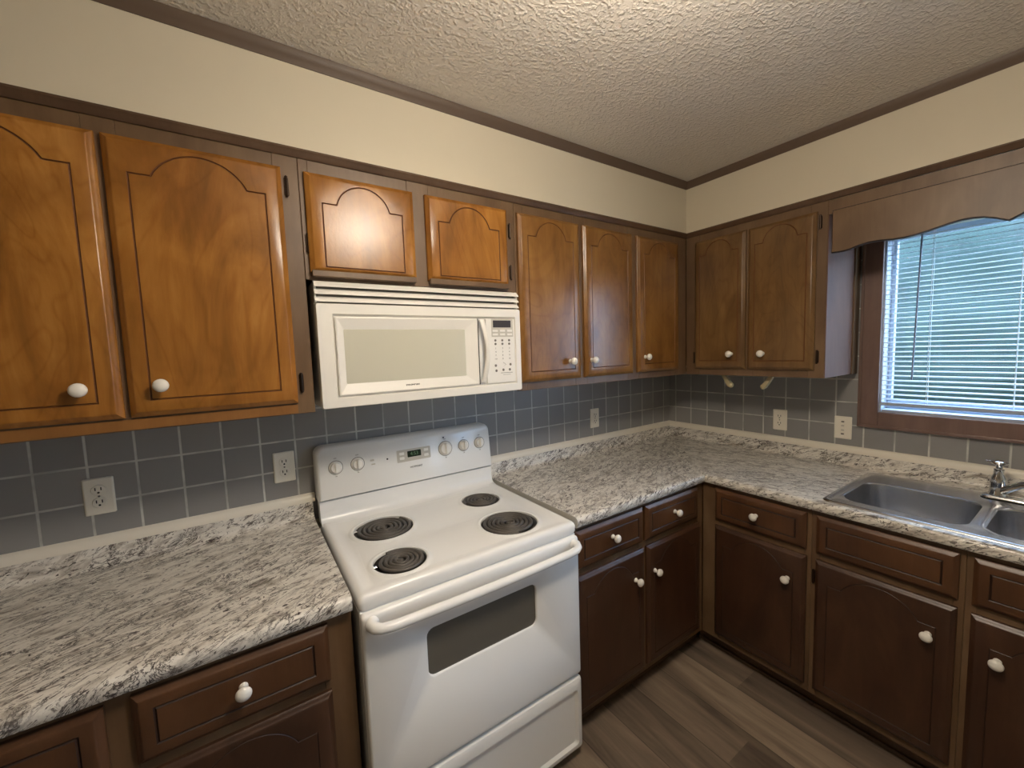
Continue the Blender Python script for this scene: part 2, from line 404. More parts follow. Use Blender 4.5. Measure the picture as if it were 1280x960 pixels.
# tile backsplash
slab('trim_2', (RX0+.3, -.004, .90), (0, 0, 1.45), MT['tileA'])
bm = B()
o = [(-2.6, .90), (-.004, .90), (-.004, 2.116), (-2.6, 2.116)]; h = [(-WY1-.0, WZ0), (-WY0, WZ0), (-WY0, WZ1), (-WY1, WZ1)]
a = flat(bm, [o, h], lambda p, q: (-.004, p, q)); b = flat(bm, [o, h], lambda p, q: (0, p, q))
for p, q in zip(a, b):
    for i in range(4): bm.faces.new((p[i], p[(i+1) % 4], q[(i+1) % 4], q[i]))
struct('trim_3', bm, MT['tileB'])

# ------------------------------------------------------------------ window_1
bm = B()
for lo, hi in (((1.045, .0, 1.114), (1.120, .018, 2.09)), ((1.910, 0, 1.114), (1.985, .018, 2.09)), ((1.120, 0, 1.114), (1.910, .018, 1.190)), ((1.120, 0, 2.02), (1.910, .018, 2.09))):
    sbox(bm, SB, (lo[0], lo[1]+.004, lo[2]), (hi[0], hi[1]+.002, hi[2]), .003)
sbox(bm, SB, (1.045, .018, 1.114), (1.056, .026, 2.09), .003); sbox(bm, SB, (1.045, .018, 1.114), (1.985, .027, 1.127), .003)
win = struct('window_1', bm, MT['casing'])
bm = B()   # jamb and sill lining, white
for lo, hi in (((-.02, -.12), (WY0, WY0+.012)),): pass
sbox(bm, SB, (WY0, -.12, WZ0), (WY0+.006, .002, WZ1)); sbox(bm, SB, (WY1-.010, -.12, WZ0), (WY1, .002, WZ1))
sbox(bm, SB, (WY0+.01, -.12, WZ0), (WY1-.01, .004, WZ0+.012)); sbox(bm, SB, (WY0+.01, -.12, WZ1-.010), (WY1-.01, .002, WZ1))
obj('window_jamb', bm, MT['jamb'], win)
bm = B()
for lo, hi in (((WY0+.010, WZ0+.012), (WY0+.024, WZ1-.01)), ((WY1-.024, WZ0+.012), (WY1-.010, WZ1-.01)), ((WY0+.024, WZ0+.012), (WY1-.024, WZ0+.05)), ((WY0+.024, WZ1-.05), (WY1-.024, WZ1-.01))):
    sbox(bm, SB, (lo[0], -.10, lo[1]), (hi[0], -.07, hi[1]), .003)
obj('window_sash', bm, MT['jamb'], win)
bm = B(); sbox(bm, SB, (WY0+.024, -.088, WZ0+.05), (WY1-.024, -.084, WZ1-.05)); obj('window_glass', bm, MT['glass'], win)
# blind
bl = thing('window_blind', (0, -1.515, 1.222), 'white horizontal mini blind hanging in the window above the sink', 'blind')
BX = -.006
bm = B(); box(bm, (BX-.015, -WY1+.014, 1.985), (BX+.015, -WY0-.014, 2.008), .002); obj('headrail', bm, MT['white_plastic'], bl)
bm = B(); z = 1.252; k = 0; tilt = math.radians(9)
while z < 1.98:
    ring = []
    for t in range(5):
        s_ = (t-2)/2*.0125; cz = .0030*(1-((t-2)/2)**2)
        ring.append((BX + s_*math.cos(tilt), z + s_*math.sin(tilt) + cz))
    top = [(x_, z_+.0003) for x_, z_ in ring]; pr = ring + top[::-1]
    loops(bm, [[Vector((x_, -WY1+.016, z_)) for x_, z_ in pr], [Vector((x_, -WY0-.0085, z_)) for x_, z_ in pr]], True, True)
    z += .0215
obj('slats', bm, MT['slat'], bl)
bm = B(); box(bm, (BX-.012, -WY1+.016, 1.222), (BX+.012, -WY0-.009, 1.238), .003); obj('bottom_rail', bm, MT['brail'], bl)
for yy in (-WY0-.012, -1.277, -1.515, -1.77, -WY1+.04):
    bm = B(); tube(bm, [(BX-.0135, yy, 1.236), (BX-.0135, yy, 1.99)], .0009, 5); tube(bm, [(BX+.0135, yy, 1.236), (BX+.0135, yy, 1.99)], .0008, 5); obj('ladder_cord', bm, MT['cord'], bl)
bm = B(); tube(bm, [(BX-.020, -1.243, 1.985), (BX-.022, -1.236, 1.6), (BX-.022, -1.231, 1.345)], .0035, 6); obj('tilt_wand', bm, MT['wand'], bl, 40)

# ------------------------------------------------------------------ outside
bm = B(); box(bm, (.3, -14, -.4), (22, 18, -.3)); struct('ground', bm, MT['grass'])
for i, (x_, y_, r_, h_) in enumerate(((9.0, 6.6, 2.5, 4.4), (9.0, .4, 2.7, 5.0), (9.6, -5.9, 2.7, 4.6), (15.5, 3.8, 3.4, 6.5), (15.5, 10.8, 3.2, 6.5))):
    bm = B(); bmesh.ops.create_icosphere(bm, subdivisions=4, radius=1)
    from mathutils import noise as mn
    for v in bm.verts:
        n_ = 1 + .18*mn.noise(v.co*2.3 + Vector((i*7, 0, 0))) + .12*mn.noise(v.co*6 + Vector((i*3, 1, 0)))
        v.co = Vector((v.co.x*r_*n_, v.co.y*r_*n_, h_/2*v.co.z*n_ + h_/2 - .35))
    o = obj('leafy_bush', bm, MT['leaf'], None, 60); o.location = (x_, y_, 0)
    tag(o, 'blurred green bush seen through the slats of the window blind', 'bush', 'bushes outside the window')

# ------------------------------------------------------------------ cabinet makers
def offset_poly(P, w):
    n = len(P); out = []
    for i in range(n):
        a = Vector(P[i-1]); b = Vector(P[i]); c = Vector(P[(i+1) % n])
        e1 = (b-a).normalized(); e2 = (c-b).normalized(); n1 = Vector((-e1.y, e1.x)); n2 = Vector((-e2.y, e2.x))
        m_ = (n1+n2); L = m_.length
        if L < 1e-6: m_ = n1; L = 1
        m_ = m_/L; k = min(1/max(m_.dot(n1), .4), 1.8)
        out.append((b.x+m_.x*w*k, b.y+m_.y*w*k))
    return out
def arch_outline(u0, u1, z0, z1, arch):
    if not arch: return [(u0, z0), (u1, z0), (u1, z1), (u0, z1)]
    zs = z1 - .064; wd = u1-u0; sh = min(.042, wd*.17)
    P = [(u0, z0), (u1, z0), (u1, zs), (u1-sh, zs)]
    a0, a1 = u0+sh, u1-sh; hw = (a1-a0)/2; cu = (a0+a1)/2; H = .064
    # small fillet then an arc
    Rr = (hw*hw + H*H)/(2*H); th = math.asin(min(1, hw/Rr))
    n = 18
    for k in range(1, n): a = th - 2*th*k/n; P.append((cu+Rr*math.sin(a), zs+H-Rr+Rr*math.cos(a)))
    P += [(u0+sh, zs), (u0, zs)]
    return P
def panel(side, u0, u1, z0, z1, d0, arch=True, inset=.036, bottom=None, th=.02, gd=.0024, gw=.0022, open_bottom=False):
    """door or drawer front with stepped edge and routed groove line. material 0 wood, 1 groove"""
    bm = B(); L = .007
    def rect(i): return [(u0+i-L, z0+i-L), (u1-i+L, z0+i-L), (u1-i+L, z1-i+L), (u0+i-L, z1-i+L)]
    steps = [(0, 0), (0, th*.45), (.0025, th*.58), (.006, th*.66), (.010, th*.90), (.0145, th)]
    rings = [[side(u, d0+d, z) for u, z in rect(i)] for i, d in steps]
    vs = loops(bm, rings, True)
    rim = rect(.0145)
    zb = (z0+.0108) if open_bottom else z0+(bottom if bottom is not None else inset)
    G = arch_outline(u0+inset, u1-inset, zb, z1-inset*.42 if arch else z1-inset, arch)
    A_ = offset_poly(G, -gw); C_ = offset_poly(G, gw)
    if len(G) and (Vector(A_[0])-Vector(((u0+u1)/2, (z0+z1)/2))).length < (Vector(C_[0])-Vector(((u0+u1)/2, (z0+z1)/2))).length: A_, C_ = C_, A_
    f1 = lambda a, b: side(a, d0+th, b)
    flat(bm, [rim, A_], f1); flat(bm, [C_], f1)
    loops(bm, [[side(u, d0+th, z) for u, z in A_], [side(u, d0+th-gd, z) for u, z in G], [side(u, d0+th, z) for u, z in C_]], mi=1)
    bmesh.ops.remove_doubles(bm, verts=bm.verts, dist=1e-6)
    return bm
def raised_front(side, u0, u1, z0, z1, d0, th=.02):
    """drawer front: stepped edge, then a raised field with a groove ring"""
    return panel(side, u0, u1, z0, z1, d0, arch=False, inset=.030, th=th, gd=.003, gw=.003)
def knob(side, u, z, d, parent, r=.0165):
    bm = B(); o = side(u, d, z); ax = side(0, 1, 0)
    lathe(bm, o, ax, [(.0095, 0), (.0095, .003), (.0065, .008), (.0060, .014), (.0085, .018), (r*.86, .0205), (r, .0255), (r*.96, .030), (r*.72, .0345), (r*.36, .037), (.001, .0378)], 20)
    obj('knob', bm, MT['porcelain'], parent, 50)
def hinge(side, u, z, d, parent, w=.012, h=.05):
    bm = B(); sbox(bm, side, (u-w/2, d, z-h/2), (u+w/2, d+.003, z+h/2), .001, 1)
    tube(bm, [side(u, d+.005, z-h/2), side(u, d+.005, z+h/2)], .0035, 8)
    for q in (-1, 1): lathe(bm, side(u, d+.005, z+q*h/2), (0, 0, q), [(.0045, 0), (.0045, .002), (.002, .005)], 8)
    obj('hinge', bm, MT['hinge'], parent, 40)
def carcass(side, u0, u1, z0, z1, d, parent, stiles, rails, top=True):
    """box behind the face frame plus face frame members given as rects"""
    bm = B(); e = .001
    sbox(bm, side, (u0+e, .006, z0+.012), (u0+.018, d-.019, z1)); sbox(bm, side, (u1-.018, .006, z0+.012), (u1-e, d-.019, z1))
    sbox(bm, side, (u0+.018, .006, z0+.012), (u1-.018, d-.019, z0+.028)); sbox(bm, side, (u0+.018, .006, z0+.028), (u1-.018, .012, z1-.012))
    if top: sbox(bm, side, (u0+.018, .006, z1-.012), (u1-.018, d-.019, z1))
    obj('cabinet_box', bm, MT['frame'], parent)
    bm = B()
    for a, b in stiles: sbox(bm, side, (a, d-.019, z0), (b, d, z1), .0012, 1)
    for a, b, c, e_ in rails: sbox(bm, side, (a, d-.018, c), (b, d-.0006, e_), .0012, 1)
    obj('face_frame', bm, MT['frame'], parent)

# ------------------------------------------------------------------ wall cabinets
def updoor(side, t, u0, u1, kn, z0=1.408, z1=2.068, arch=True, hg=(), mat='door_up', **kw):
    dr = obj('door', panel(side, u0, u1, z0, z1, DU, arch, bottom=.035, **kw), [MT[mat], MT['groove']], t, 30)
    if kn is not None: knob(side, kn, 1.478, DU+.02, dr)
    for u, z in hg: hinge(side, u, z, DU, dr)
    return dr
ZCT = 2.114
t = thing('wall_cabinet', (-3.0, -DU/2, ZB), 'honey-stained two-door wall cabinet at the far left, above the left counter', 'cabinet', 'wall cabinets')
carcass(SA, -3.62, -2.281, ZB, ZCT, DU, t, [(-3.62, -3.585), (-3.1, -3.05), (-2.727, -2.668), (-2.345, -2.281)], [(-3.585, -3.1, ZB, 1.42), (-3.585, -3.1, 2.055, ZCT), (-3.05, -2.727, ZB, 1.42), (-3.05, -2.727, 2.055, ZCT), (-2.668, -2.345, ZB, 1.42), (-2.668, -2.345, 2.055, ZCT)])
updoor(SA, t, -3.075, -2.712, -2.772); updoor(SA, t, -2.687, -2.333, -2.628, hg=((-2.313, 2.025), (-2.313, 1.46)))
updoor(SA, t, -3.60, -3.10, None)
bm = B(); sbox(bm, SA, (-3.0, DU-.001, ZB+.003), (-2.50, DU+.0015, 1.396)); sbox(bm, SA, (-2.50, DU-.001, ZB+.003), (-2.327, DU+.0015, 1.396)); tag(obj('bottom_rail_facing', bm, MT['raw'], t), 'lighter honey-coloured bottom rail')
t = thing('wall_cabinet', (-1.895, -DU/2, 1.75), 'short glossy two-door wall cabinet directly above the microwave', 'cabinet', 'wall cabinets')
carcass(SA, -2.280, -1.524, 1.766, ZCT, DU, t, [(-2.280, -2.255), (-1.955, -1.88), (-1.58, -1.524)], [(-2.255, -1.955, 1.766, 1.80), (-2.255, -1.955, 2.055, ZCT), (-1.88, -1.58, 1.766, 1.80), (-1.88, -1.58, 2.055, ZCT)])
for a_, b_, hh_ in ((-2.260, -1.946, ((-2.268, 1.87),)), (-1.889, -1.570, ((-1.545, 2.0), (-1.545, 1.84)))):
    dd = updoor(SA, t, a_, b_, None, z0=1.793, hg=hh_, open_bottom=True)
    bm = B(); sbox(bm, SA, (a_-.004, DU, 1.774), (b_+.004, DU+.0215, 1.7925), .002); tag(obj('bottom_lip', bm, MT['frame'], dd), 'brown strip under the trimmed door')
t = thing('wall_cabinet', (-.95, -DU/2, ZB), 'three-door brown wall cabinet between the microwave and the room corner', 'cabinet', 'wall cabinets')
carcass(SA, -1.523, -.006, ZB, ZCT, DU, t, [(-1.523, -1.48), (-1.21, -1.14), (-.86, -.78), (-.48, -.375)], [(-1.48, -1.21, ZB, 1.42), (-1.48, -1.21, 2.055, ZCT), (-1.14, -.86, ZB, 1.42), (-1.14, -.86, 2.055, ZCT), (-.78, -.48, ZB, 1.42), (-.78, -.48, 2.055, ZCT)])
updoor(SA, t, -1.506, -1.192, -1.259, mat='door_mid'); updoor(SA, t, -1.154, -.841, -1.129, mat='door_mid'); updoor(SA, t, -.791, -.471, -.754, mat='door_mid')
t = thing('wall_cabinet', (-DU/2, -.7, ZB), 'two-door brown wall cabinet left of the window', 'cabinet', 'wall cabinets')
carcass(SB, .3745, 1.026, ZB, ZCT, DU, t, [(.3752, .455), (.665, .735), (.965, 1.026)], [(.455, .665, ZB, 1.42), (.455, .665, 2.055, ZCT), (.735, .965, ZB, 1.42), (.735, .965, 2.055, ZCT)])
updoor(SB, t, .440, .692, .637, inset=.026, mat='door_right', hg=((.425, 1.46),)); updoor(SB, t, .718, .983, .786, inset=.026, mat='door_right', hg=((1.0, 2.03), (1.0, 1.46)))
bm = B(); sbox(bm, SB, (1.0255, .001, ZB+.001), (1.0285, DU-.002, 2.11)); tag(obj('end_panel', bm, MT['endpanel'], t), 'paler pinkish-brown side panel facing the window')
bm = B(); sbox(bm, SB, (1.0286, .001, ZB), (1.034, .07, 2.11)); tag(obj('scribe_strip', bm, MT['frame'], t), 'darker strip where the cabinet side meets the wall')
# valance over the window
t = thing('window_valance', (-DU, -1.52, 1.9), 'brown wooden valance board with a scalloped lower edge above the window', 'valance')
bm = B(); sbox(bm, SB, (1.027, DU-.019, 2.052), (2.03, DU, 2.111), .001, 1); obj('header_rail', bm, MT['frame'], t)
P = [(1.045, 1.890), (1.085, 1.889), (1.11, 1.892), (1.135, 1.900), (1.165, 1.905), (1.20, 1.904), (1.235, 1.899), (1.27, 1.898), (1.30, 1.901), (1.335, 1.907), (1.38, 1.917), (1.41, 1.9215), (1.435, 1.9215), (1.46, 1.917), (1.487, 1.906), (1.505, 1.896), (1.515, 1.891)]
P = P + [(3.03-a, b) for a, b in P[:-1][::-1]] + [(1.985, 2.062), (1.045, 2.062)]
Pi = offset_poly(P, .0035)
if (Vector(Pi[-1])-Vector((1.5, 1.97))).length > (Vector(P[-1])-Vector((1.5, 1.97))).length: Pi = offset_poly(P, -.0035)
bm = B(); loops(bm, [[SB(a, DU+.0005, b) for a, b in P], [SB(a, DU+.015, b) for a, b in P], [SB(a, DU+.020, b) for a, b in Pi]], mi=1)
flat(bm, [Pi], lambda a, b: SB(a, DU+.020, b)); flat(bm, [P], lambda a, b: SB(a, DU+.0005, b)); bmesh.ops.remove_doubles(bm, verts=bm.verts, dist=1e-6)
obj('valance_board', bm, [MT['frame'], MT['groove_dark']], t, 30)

# ------------------------------------------------------------------ base cabinets
BF = .630; ZK = .10; ZBT = .871
def drw(side, t, u0, u1, kn=None, z0=.709, z1=.847, name='drawer'):
    o = obj(name, raised_front(side, u0, u1, z0, z1, BF), [MT['drawer'], MT['groove_dark']], t, 30)
    if kn is not None: knob(side, kn[0], kn[1], BF+.02, o)
def bdoor(side, t, u0, u1, kn, z0=.140, z1=.667, hg=()):
    o = obj('door', panel(side, u0, u1, z0, z1, BF, True, bottom=.036, gd=.0014, gw=.0018), [MT['door_base'], MT['groove_dark']], t, 30)
    if kn is not None: knob(side, kn, .558, BF+.02, o)
    for u, z in hg: hinge(side, u, z, BF, o)
def toe(side, u0, u1, t):
    bm = B(); sbox(bm, side, (u0, .545, .001), (u1, .557, ZK-.001)); sbox(bm, side, (u0, .557, .001), (u1, .568, .018), .003)
    tag(obj('toe_kick', bm, MT['mould'], t), 'dark recessed toe kick')
def base(side, u0, u1, t, stiles, midz=(.688, .706)):
    rails = []
    for a, b in zip(stiles, stiles[1:]): rails += [(a[1], b[0], ZK, .155), (a[1], b[0], .655, .722), (a[1], b[0], .835, ZBT)]
    carcass(side, u0, u1, ZK, ZBT, BF, t, stiles, rails, top=False)
t = thing('base_cabinet', (-2.9, -.3, 0), 'dark brown base cabinet left of the range, under the left counter', 'cabinet', 'base cabinets')
base(SA, -3.62, -2.2665, t, [(-3.62, -3.58), (-3.16, -3.10), (-2.76, -2.70), (-2.34, -2.2665)])
drw(SA, t, -2.693, -2.333, (-2.510, .787)); drw(SA, t, -3.105, -2.747); bdoor(SA, t, -2.693, -2.333, -2.64); bdoor(SA, t, -3.105, -2.747, -2.80); drw(SA, t, -3.57, -3.17, (-3.37, .787)); bdoor(SA, t, -3.57, -3.17, None)
toe(SA, -3.62, -2.2665, t)
t = thing('base_cabinet', (-1.05, -.3, 0), 'dark brown corner base cabinet right of the range with two drawers over two doors', 'cabinet', 'base cabinets')
base(SA, -1.4765, -.02, t, [(-1.4765, -1.45), (-1.11, -1.05), (-.70, -.632)])
drw(SA, t, -1.468, -1.101, (-1.287, .786)); drw(SA, t, -1.070, -.698, (-.884, .786)); bdoor(SA, t, -1.468, -1.093, -1.153); bdoor(SA, t, -1.060, -.680, -1.027)
toe(SA, -1.4765, -.57, t)
t = thing('base_cabinet', (-.3, -.86, 0), 'brown base cabinet with one drawer and door beside the inside corner', 'cabinet', 'base cabinets')
base(SB, .6305, 1.0885, t, [(.632, .712), (1.065, 1.0885)])
drw(SB, t, .706, 1.066, (.886, .781)); bdoor(SB, t, .706, 1.068, 1.013)
toe(SB, .575, 1.0885, t)
t = thing('base_cabinet', (-.3, -1.3, 0), 'dark sink base cabinet with a wide blank drawer front over one wide door', 'cabinet', 'base cabinets')
base(SB, 1.089, 1.4995, t, [(1.089, 1.115), (1.475, 1.4995)])
drw(SB, t, 1.113, 1.479, name='blank_front'); bdoor(SB, t, 1.113, 1.479, 1.426, hg=((1.098, .60),))
toe(SB, 1.089, 1.4995, t)
t = thing('base_cabinet', (-.3, -1.75, 0), 'dark base cabinet at the right edge, under the second sink bowl', 'cabinet', 'base cabinets')
base(SB, 1.500, 2.40, t, [(1.500, 1.526), (1.90, 1.96), (2.36, 2.40)])
drw(SB, t, 1.522, 1.902, name='blank_front'); bdoor(SB, t, 1.522, 1.902, 1.574); drw(SB, t, 1.96, 2.35, (2.15, .781)); bdoor(SB, t, 1.96, 2.35, 2.0)
toe(SB, 1.500, 2.40, t)

# ------------------------------------------------------------------ counters
PROF = [(.600, .8725), (.648, .8725), (.6545, .875), (.6575, .881), (.6595, .893), (.658, .903), (.6525, .9105), (.643, .914), (.600, .9145), (.40, .914), (.20, .914), (.052, .914), (.040, .9155), (.030, .921), (.0235, .930), (.021, .942), (.020, .972), (.018, .977), (.0045, .977), (.0045, .8725)]
def counter(name, secs, loc, label):
    """secs: list of (function prof->points, u value)"""
    bm = B(); uv = bm.loops.layers.uv.new('UVMap')
    L = [0]
    for a, b in zip(PROF, PROF[1:]): L.append(L[-1] + math.hypot(a[0]-b[0], a[1]-b[1]))
    n = len(PROF)
    V = [[bm.verts.new(f(d, z)) for d, z in PROF] for f, _ in secs]
    for s_ in range(len(secs)-1):
        for i in range(n):
            j = (i+1) % n
            f = bm.faces.new((V[s_][i], V[s_][j], V[s_+1][j], V[s_+1][i]))
            li, lj = L[i], (L[j] if j else L[-1]+.1)
            # uv follows the true distance along the run (mitred at the corner)
            for lp, (ss, kk, ll) in zip(f.loops, ((s_, i, li), (s_, j, lj), (s_+1, j, lj), (s_+1, i, li))):
                co = V[ss][kk].co; lp[uv].uv = ((co.x if secs[s_][1] == 'A' else -co.y + 3.3), ll)
    bm.faces.new(V[0]); bm.faces.new(V[-1][::-1])
    o = obj(name, bm, MT['granite'], None, 40, org=Vector(loc)); return tag(o, label, 'countertop', 'laminate countertops')
counter('countertop', [(lambda d, z: SA(-3.64, d, z), 'A'), (lambda d, z: SA(-2.2665, d, z), 'A')], (-2.9, -.3, .8725), 'granite-look countertop with rolled front edge left of the range')
ct = counter('countertop', [(lambda d, z: SA(-1.4785, d, z), 'A'), (lambda d, z: Vector((-d, -d, z)), 'B'), (lambda d, z: SB(2.42, d, z), 'B')], (-.3, -.3, .8725), 'L-shaped granite-look countertop from the range around the corner under the sink')
cb = B(); box(cb, (-.612, -1.93, .80), (-.112, -1.13, 1.0)); co = obj('cut', cb, MT['dark'])
md = ct.modifiers.new('b', 'BOOLEAN'); md.object = co; md.operation = 'DIFFERENCE'; md.solver = 'EXACT'
dg = bpy.context.evaluated_depsgraph_get(); me = bpy.data.meshes.new_from_object(ct.evaluated_get(dg)); ct.modifiers.clear(); ct.data = me
bpy.data.objects.remove(co)
for p in me.polygons: p.use_smooth = True
try: me.set_sharp_from_angle(angle=math.radians(40))
except Exception: pass
# cream quarter-round on the splash
def qr(bm, secs):
    pr = [(.0045, .9775), (.0198, .9775), (.0205, .986), (.0185, .997), (.0135, 1.006), (.0045, 1.010)]
    loops(bm, [[f(d, z) for d, z in pr] for f in secs], True, True)
bm = B(); qr(bm, [lambda d, z: SA(-3.64, d, z), lambda d, z: SA(-2.258, d, z)])
tag(obj('counter_trim_strip', bm, MT['trimwhite'], None, 50, org=Vector((-2.9, -.01, .9775))), 'cream trim strip on the backsplash edge left of the range', 'trim', 'cream trim strips')
bm = B(); qr(bm, [lambda d, z: SA(-1.492, d, z), lambda d, z: Vector((-d, -d, z)), lambda d, z: SB(2.42, d, z)])
tag(obj('counter_trim_strip', bm, MT['trimwhite'], None, 50, org=Vector((-.1, -.1, .9775))), 'cream trim strip on the backsplash edge right of the range and behind the sink', 'trim', 'cream trim strips')

# ------------------------------------------------------------------ sink and faucet
t = thing('kitchen_sink', (-.36, -1.53, .914), 'stainless steel double-bowl sink set in the counter under the window', 'sink')
X0, X1, Y0, Y1 = -.630, -.095, -1.953, -1.112
def rr(o, r, z): return [Vector((a, b, z)) for a, b in rrect(X0+o, X1-o, Y0+o, Y1-o, r)]
bowls = [(-.560, -.236, -1.484, -1.152), (-.560, -.236, -1.912, -1.522)]
bm = B()
vs = loops(bm, [rr(0, .03, .9152), rr(.002, .03, .9185), (rr(.006, .029, .9205)), rr(.012, .027, .9205), rr(.018, .024, .9175)])
hol = [rrect(b[0]-.006, b[1]+.006, b[2]-.006, b[3]+.006, .062, 8) for b in bowls]
flat(bm, [rrect(X0+.018, X1-.018, Y0+.018, Y1-.018, .024)] + hol, lambda a, b: (a, b, .9175))
for b in bowls: loops(bm, [[Vector((p[0], p[1], .9175)) for p in rrect(b[0]-.006, b[1]+.006, b[2]-.006, b[3]+.006, .062, 8)], [Vector((p[0], p[1], .9155)) for p in rrect(b[0]-.001, b[1]+.001, b[2]-.001, b[3]+.001, .060, 8)], [Vector((p[0], p[1], .910)) for p in rrect(*b, .060, 8)]])
bmesh.ops.remove_doubles(bm, verts=bm.verts, dist=1e-5)
obj('sink_rim', bm, MT['steel'], t, 40)
for b in bowls:
    bm = B(); R = []
    for i, z, r in ((0, .9105, .060), (.004, .86, .060), (.010, .79, .060), (.016, .755, .058), (.028, .738, .055), (.050, .730, .05), (.09, .727, .03)):
        R.append([Vector((p[0], p[1], z)) for p in rrect(b[0]+i, b[1]-i, b[2]+i, b[3]-i, r, 8)])
    loops(bm, R, False, True); bw = obj('bowl', bm, MT['steel'], t, 60)
    cx, cy = (b[0]+b[1])/2, (b[2]+b[3])/2
    bm = B(); lathe(bm, (cx, cy, .727), (0, 0, 1), [(.045, 0), (.045, .003), (.036, .002), (.030, -.001), (.012, 0), (.010, .008), (.004, .010)], 20); obj('drain', bm, MT['chrome'], bw, 40)
t = thing('faucet', (-.140, -1.50, .918), 'chrome faucet at the back of the sink by the right edge', 'faucet')
FX, FY = -.140, -1.503
bm = B(); R = []
for i, z, in ((0, .9215), (.001, .927), (.006, .932)): R.append([Vector((p[0], p[1], z)) for p in rrect(FX-.028+i, FX+.026-i, -1.70+i, -1.46-i, .024, 7)])
loops(bm, R, True, True); obj('base_plate', bm, MT['chrome'], t, 40)
bm = B(); lathe(bm, (FX, FY, .931), (0, 0, 1), [(.026, 0), (.026, .006), (.0225, .012), (.0215, .04), (.0225, .055), (.020, .066), (.015, .078), (.0135, .095), (.014, .098)], 24); obj('body', bm, MT['chrome'], t, 40)
bm = B(); lathe(bm, (FX, FY, 1.029), (0, 0, 1), [(.010, 0), (.009, .010), (.012, .016), (.020, .020), (.023, .026), (.021, .031), (.012, .034), (.002, .035)], 24)
box(bm, (FX-.006, FY-.005, 1.052), (FX+.006, FY+.034, 1.060), .003); h_ = obj('handle', bm, MT['chrome'], t, 40)
bm = B(); pts = [(FX-.008, FY-.012, .952), (FX-.022, FY-.034, .972), (FX-.045, FY-.062, .996), (FX-.07, FY-.09, 1.008), (FX-.105, FY-.125, 1.010), (FX-.14, FY-.16, 1.002), (FX-.16, FY-.18, .985), (FX-.163, FY-.183, .972)]
tube(bm, pts, [.014, .013, .012, .0115, .011, .011, .0115, .012], 14); obj('spout', bm, MT['chrome'], t, 50)

# ------------------------------------------------------------------ range
t = thing('electric_range', (-1.875, -.35, 0), 'white freestanding electric coil range between the two counters', 'range')
SX0, SX1 = -2.2535, -1.4945
bm = B(); box(bm, (SX0+.001, -.662, .03), (SX1-.001, -.012, .865), .003, 1)
for x_ in (SX0+.04, SX1-.04):
    for y_ in (-.6, -.06): lathe(bm, (x_, y_, .0), (0, 0, 1), [(.018, 0), (.018, .01), (.01, .012), (.01, .035)], 12)
obj('range_body', bm, MT['white'], t, 30)
# cooktop with four openings
BURN = [(-2.071, -.272, .104), (-2.099, -.538, .080), (-1.656, -.252, .080), (-1.686, -.516, .104)]
CZ = .9045
bm = B()
def cr(o, r, z, back=0): return [Vector((a, b, z)) for a, b in rrect(SX0-.001+o, SX1+.001-o, -.668+o, -.075-back, r, 5)]
loops(bm, [cr(.012, .012, .866), cr(.003, .014, .868), cr(0, .014, .876), cr(0, .014, .895), cr(.003, .014, .903), cr(.009, .013, .9085), cr(.016, .012, .9095), cr(.026, .012, .9080, .004), cr(.040, .014, .9050, .010), cr(.050, .016, CZ, .012)], True)
hol = []
for bx, by, br in BURN: hol.append([(bx+(br+.020)*math.cos(a), by+(br+.020)*math.sin(a)) for a in (2*PI*k/40 for k in range(40))])
flat(bm, [rrect(SX0+.049, SX1-.049, -.618, -.087, .016, 5)] + hol, lambda a, b: (a, b, CZ))
for bx, by, br in BURN:
    R = []
    for dr_, z in ((.020, CZ), (.015, CZ+.0012), (.009, CZ+.0042), (.004, CZ+.0050), (.0, CZ+.0035), (-.001, CZ-.001), (-.001, CZ-.006)):
        R.append([Vector((bx+(br+dr_)*math.cos(a), by+(br+dr_)*math.sin(a), z)) for a in (2*PI*k/40 for k in range(40))])
    loops(bm, R)
bmesh.ops.remove_doubles(bm, verts=bm.verts, dist=2e-5)
obj('cooktop', bm, MT['white'], t, 50)
for q, (bx, by, br) in enumerate(BURN):
    bm = B(); R = []
    for r_, z in ((br-.0012, CZ-.004), (br-.006, CZ-.010), (br*.75, CZ-.022), (br*.35, CZ-.026), (.012, CZ-.026)):
        R.append([Vector((bx+r_*math.cos(a), by+r_*math.sin(a), z)) for a in (2*PI*k/40 for k in range(40))])
    loops(bm, R, False, True); bo = obj('burner', bm, MT['drip'], t, 50, recalc=True)
    bm = B(); turns = 5 if br > .1 else 4; r1 = br-.010; r0 = .014; n = turns*28; pts = []
    for k in range(n+1):
        s_ = k/n; a = 2*PI*turns*s_ + q*1.3 + .6; r_ = r0 + (r1-r0)*s_
        pts.append((bx+r_*math.cos(a), by+r_*math.sin(a), CZ+.0005))
    tube(bm, pts, .0069 if br > .1 else .0066, 8)
    lathe(bm, (bx, by, CZ-.006), (0, 0, 1), [(.011, 0), (.011, .009), (.008, .011), (.001, .011)], 14)
    for k in range(3):
        a = q*.7 + 2*PI*k/3; box_pts = [(bx+.012*math.cos(a), by+.012*math.sin(a), CZ-.008), (bx+(br-.004)*math.cos(a), by+(br-.004)*math.sin(a), CZ-.008)]
        tube(bm, box_pts, .0025, 6)
    obj('coil', bm, MT['coil'], bo, 60)
    # bright terminal clip at the back-left edge of the opening
    an = {0: 2.75, 1: 2.95, 2: 1.5, 3: 1.1}[q]
    bm = B(); p0 = Vector((bx+(br-.006)*math.cos(an), by+(br-.006)*math.sin(an), CZ-.004)); box(bm, p0-Vector((.006, .006, .003)), p0+Vector((.006, .006, .004)), .0015, 1); obj('terminal_clip', bm, MT['chrome'], bo)
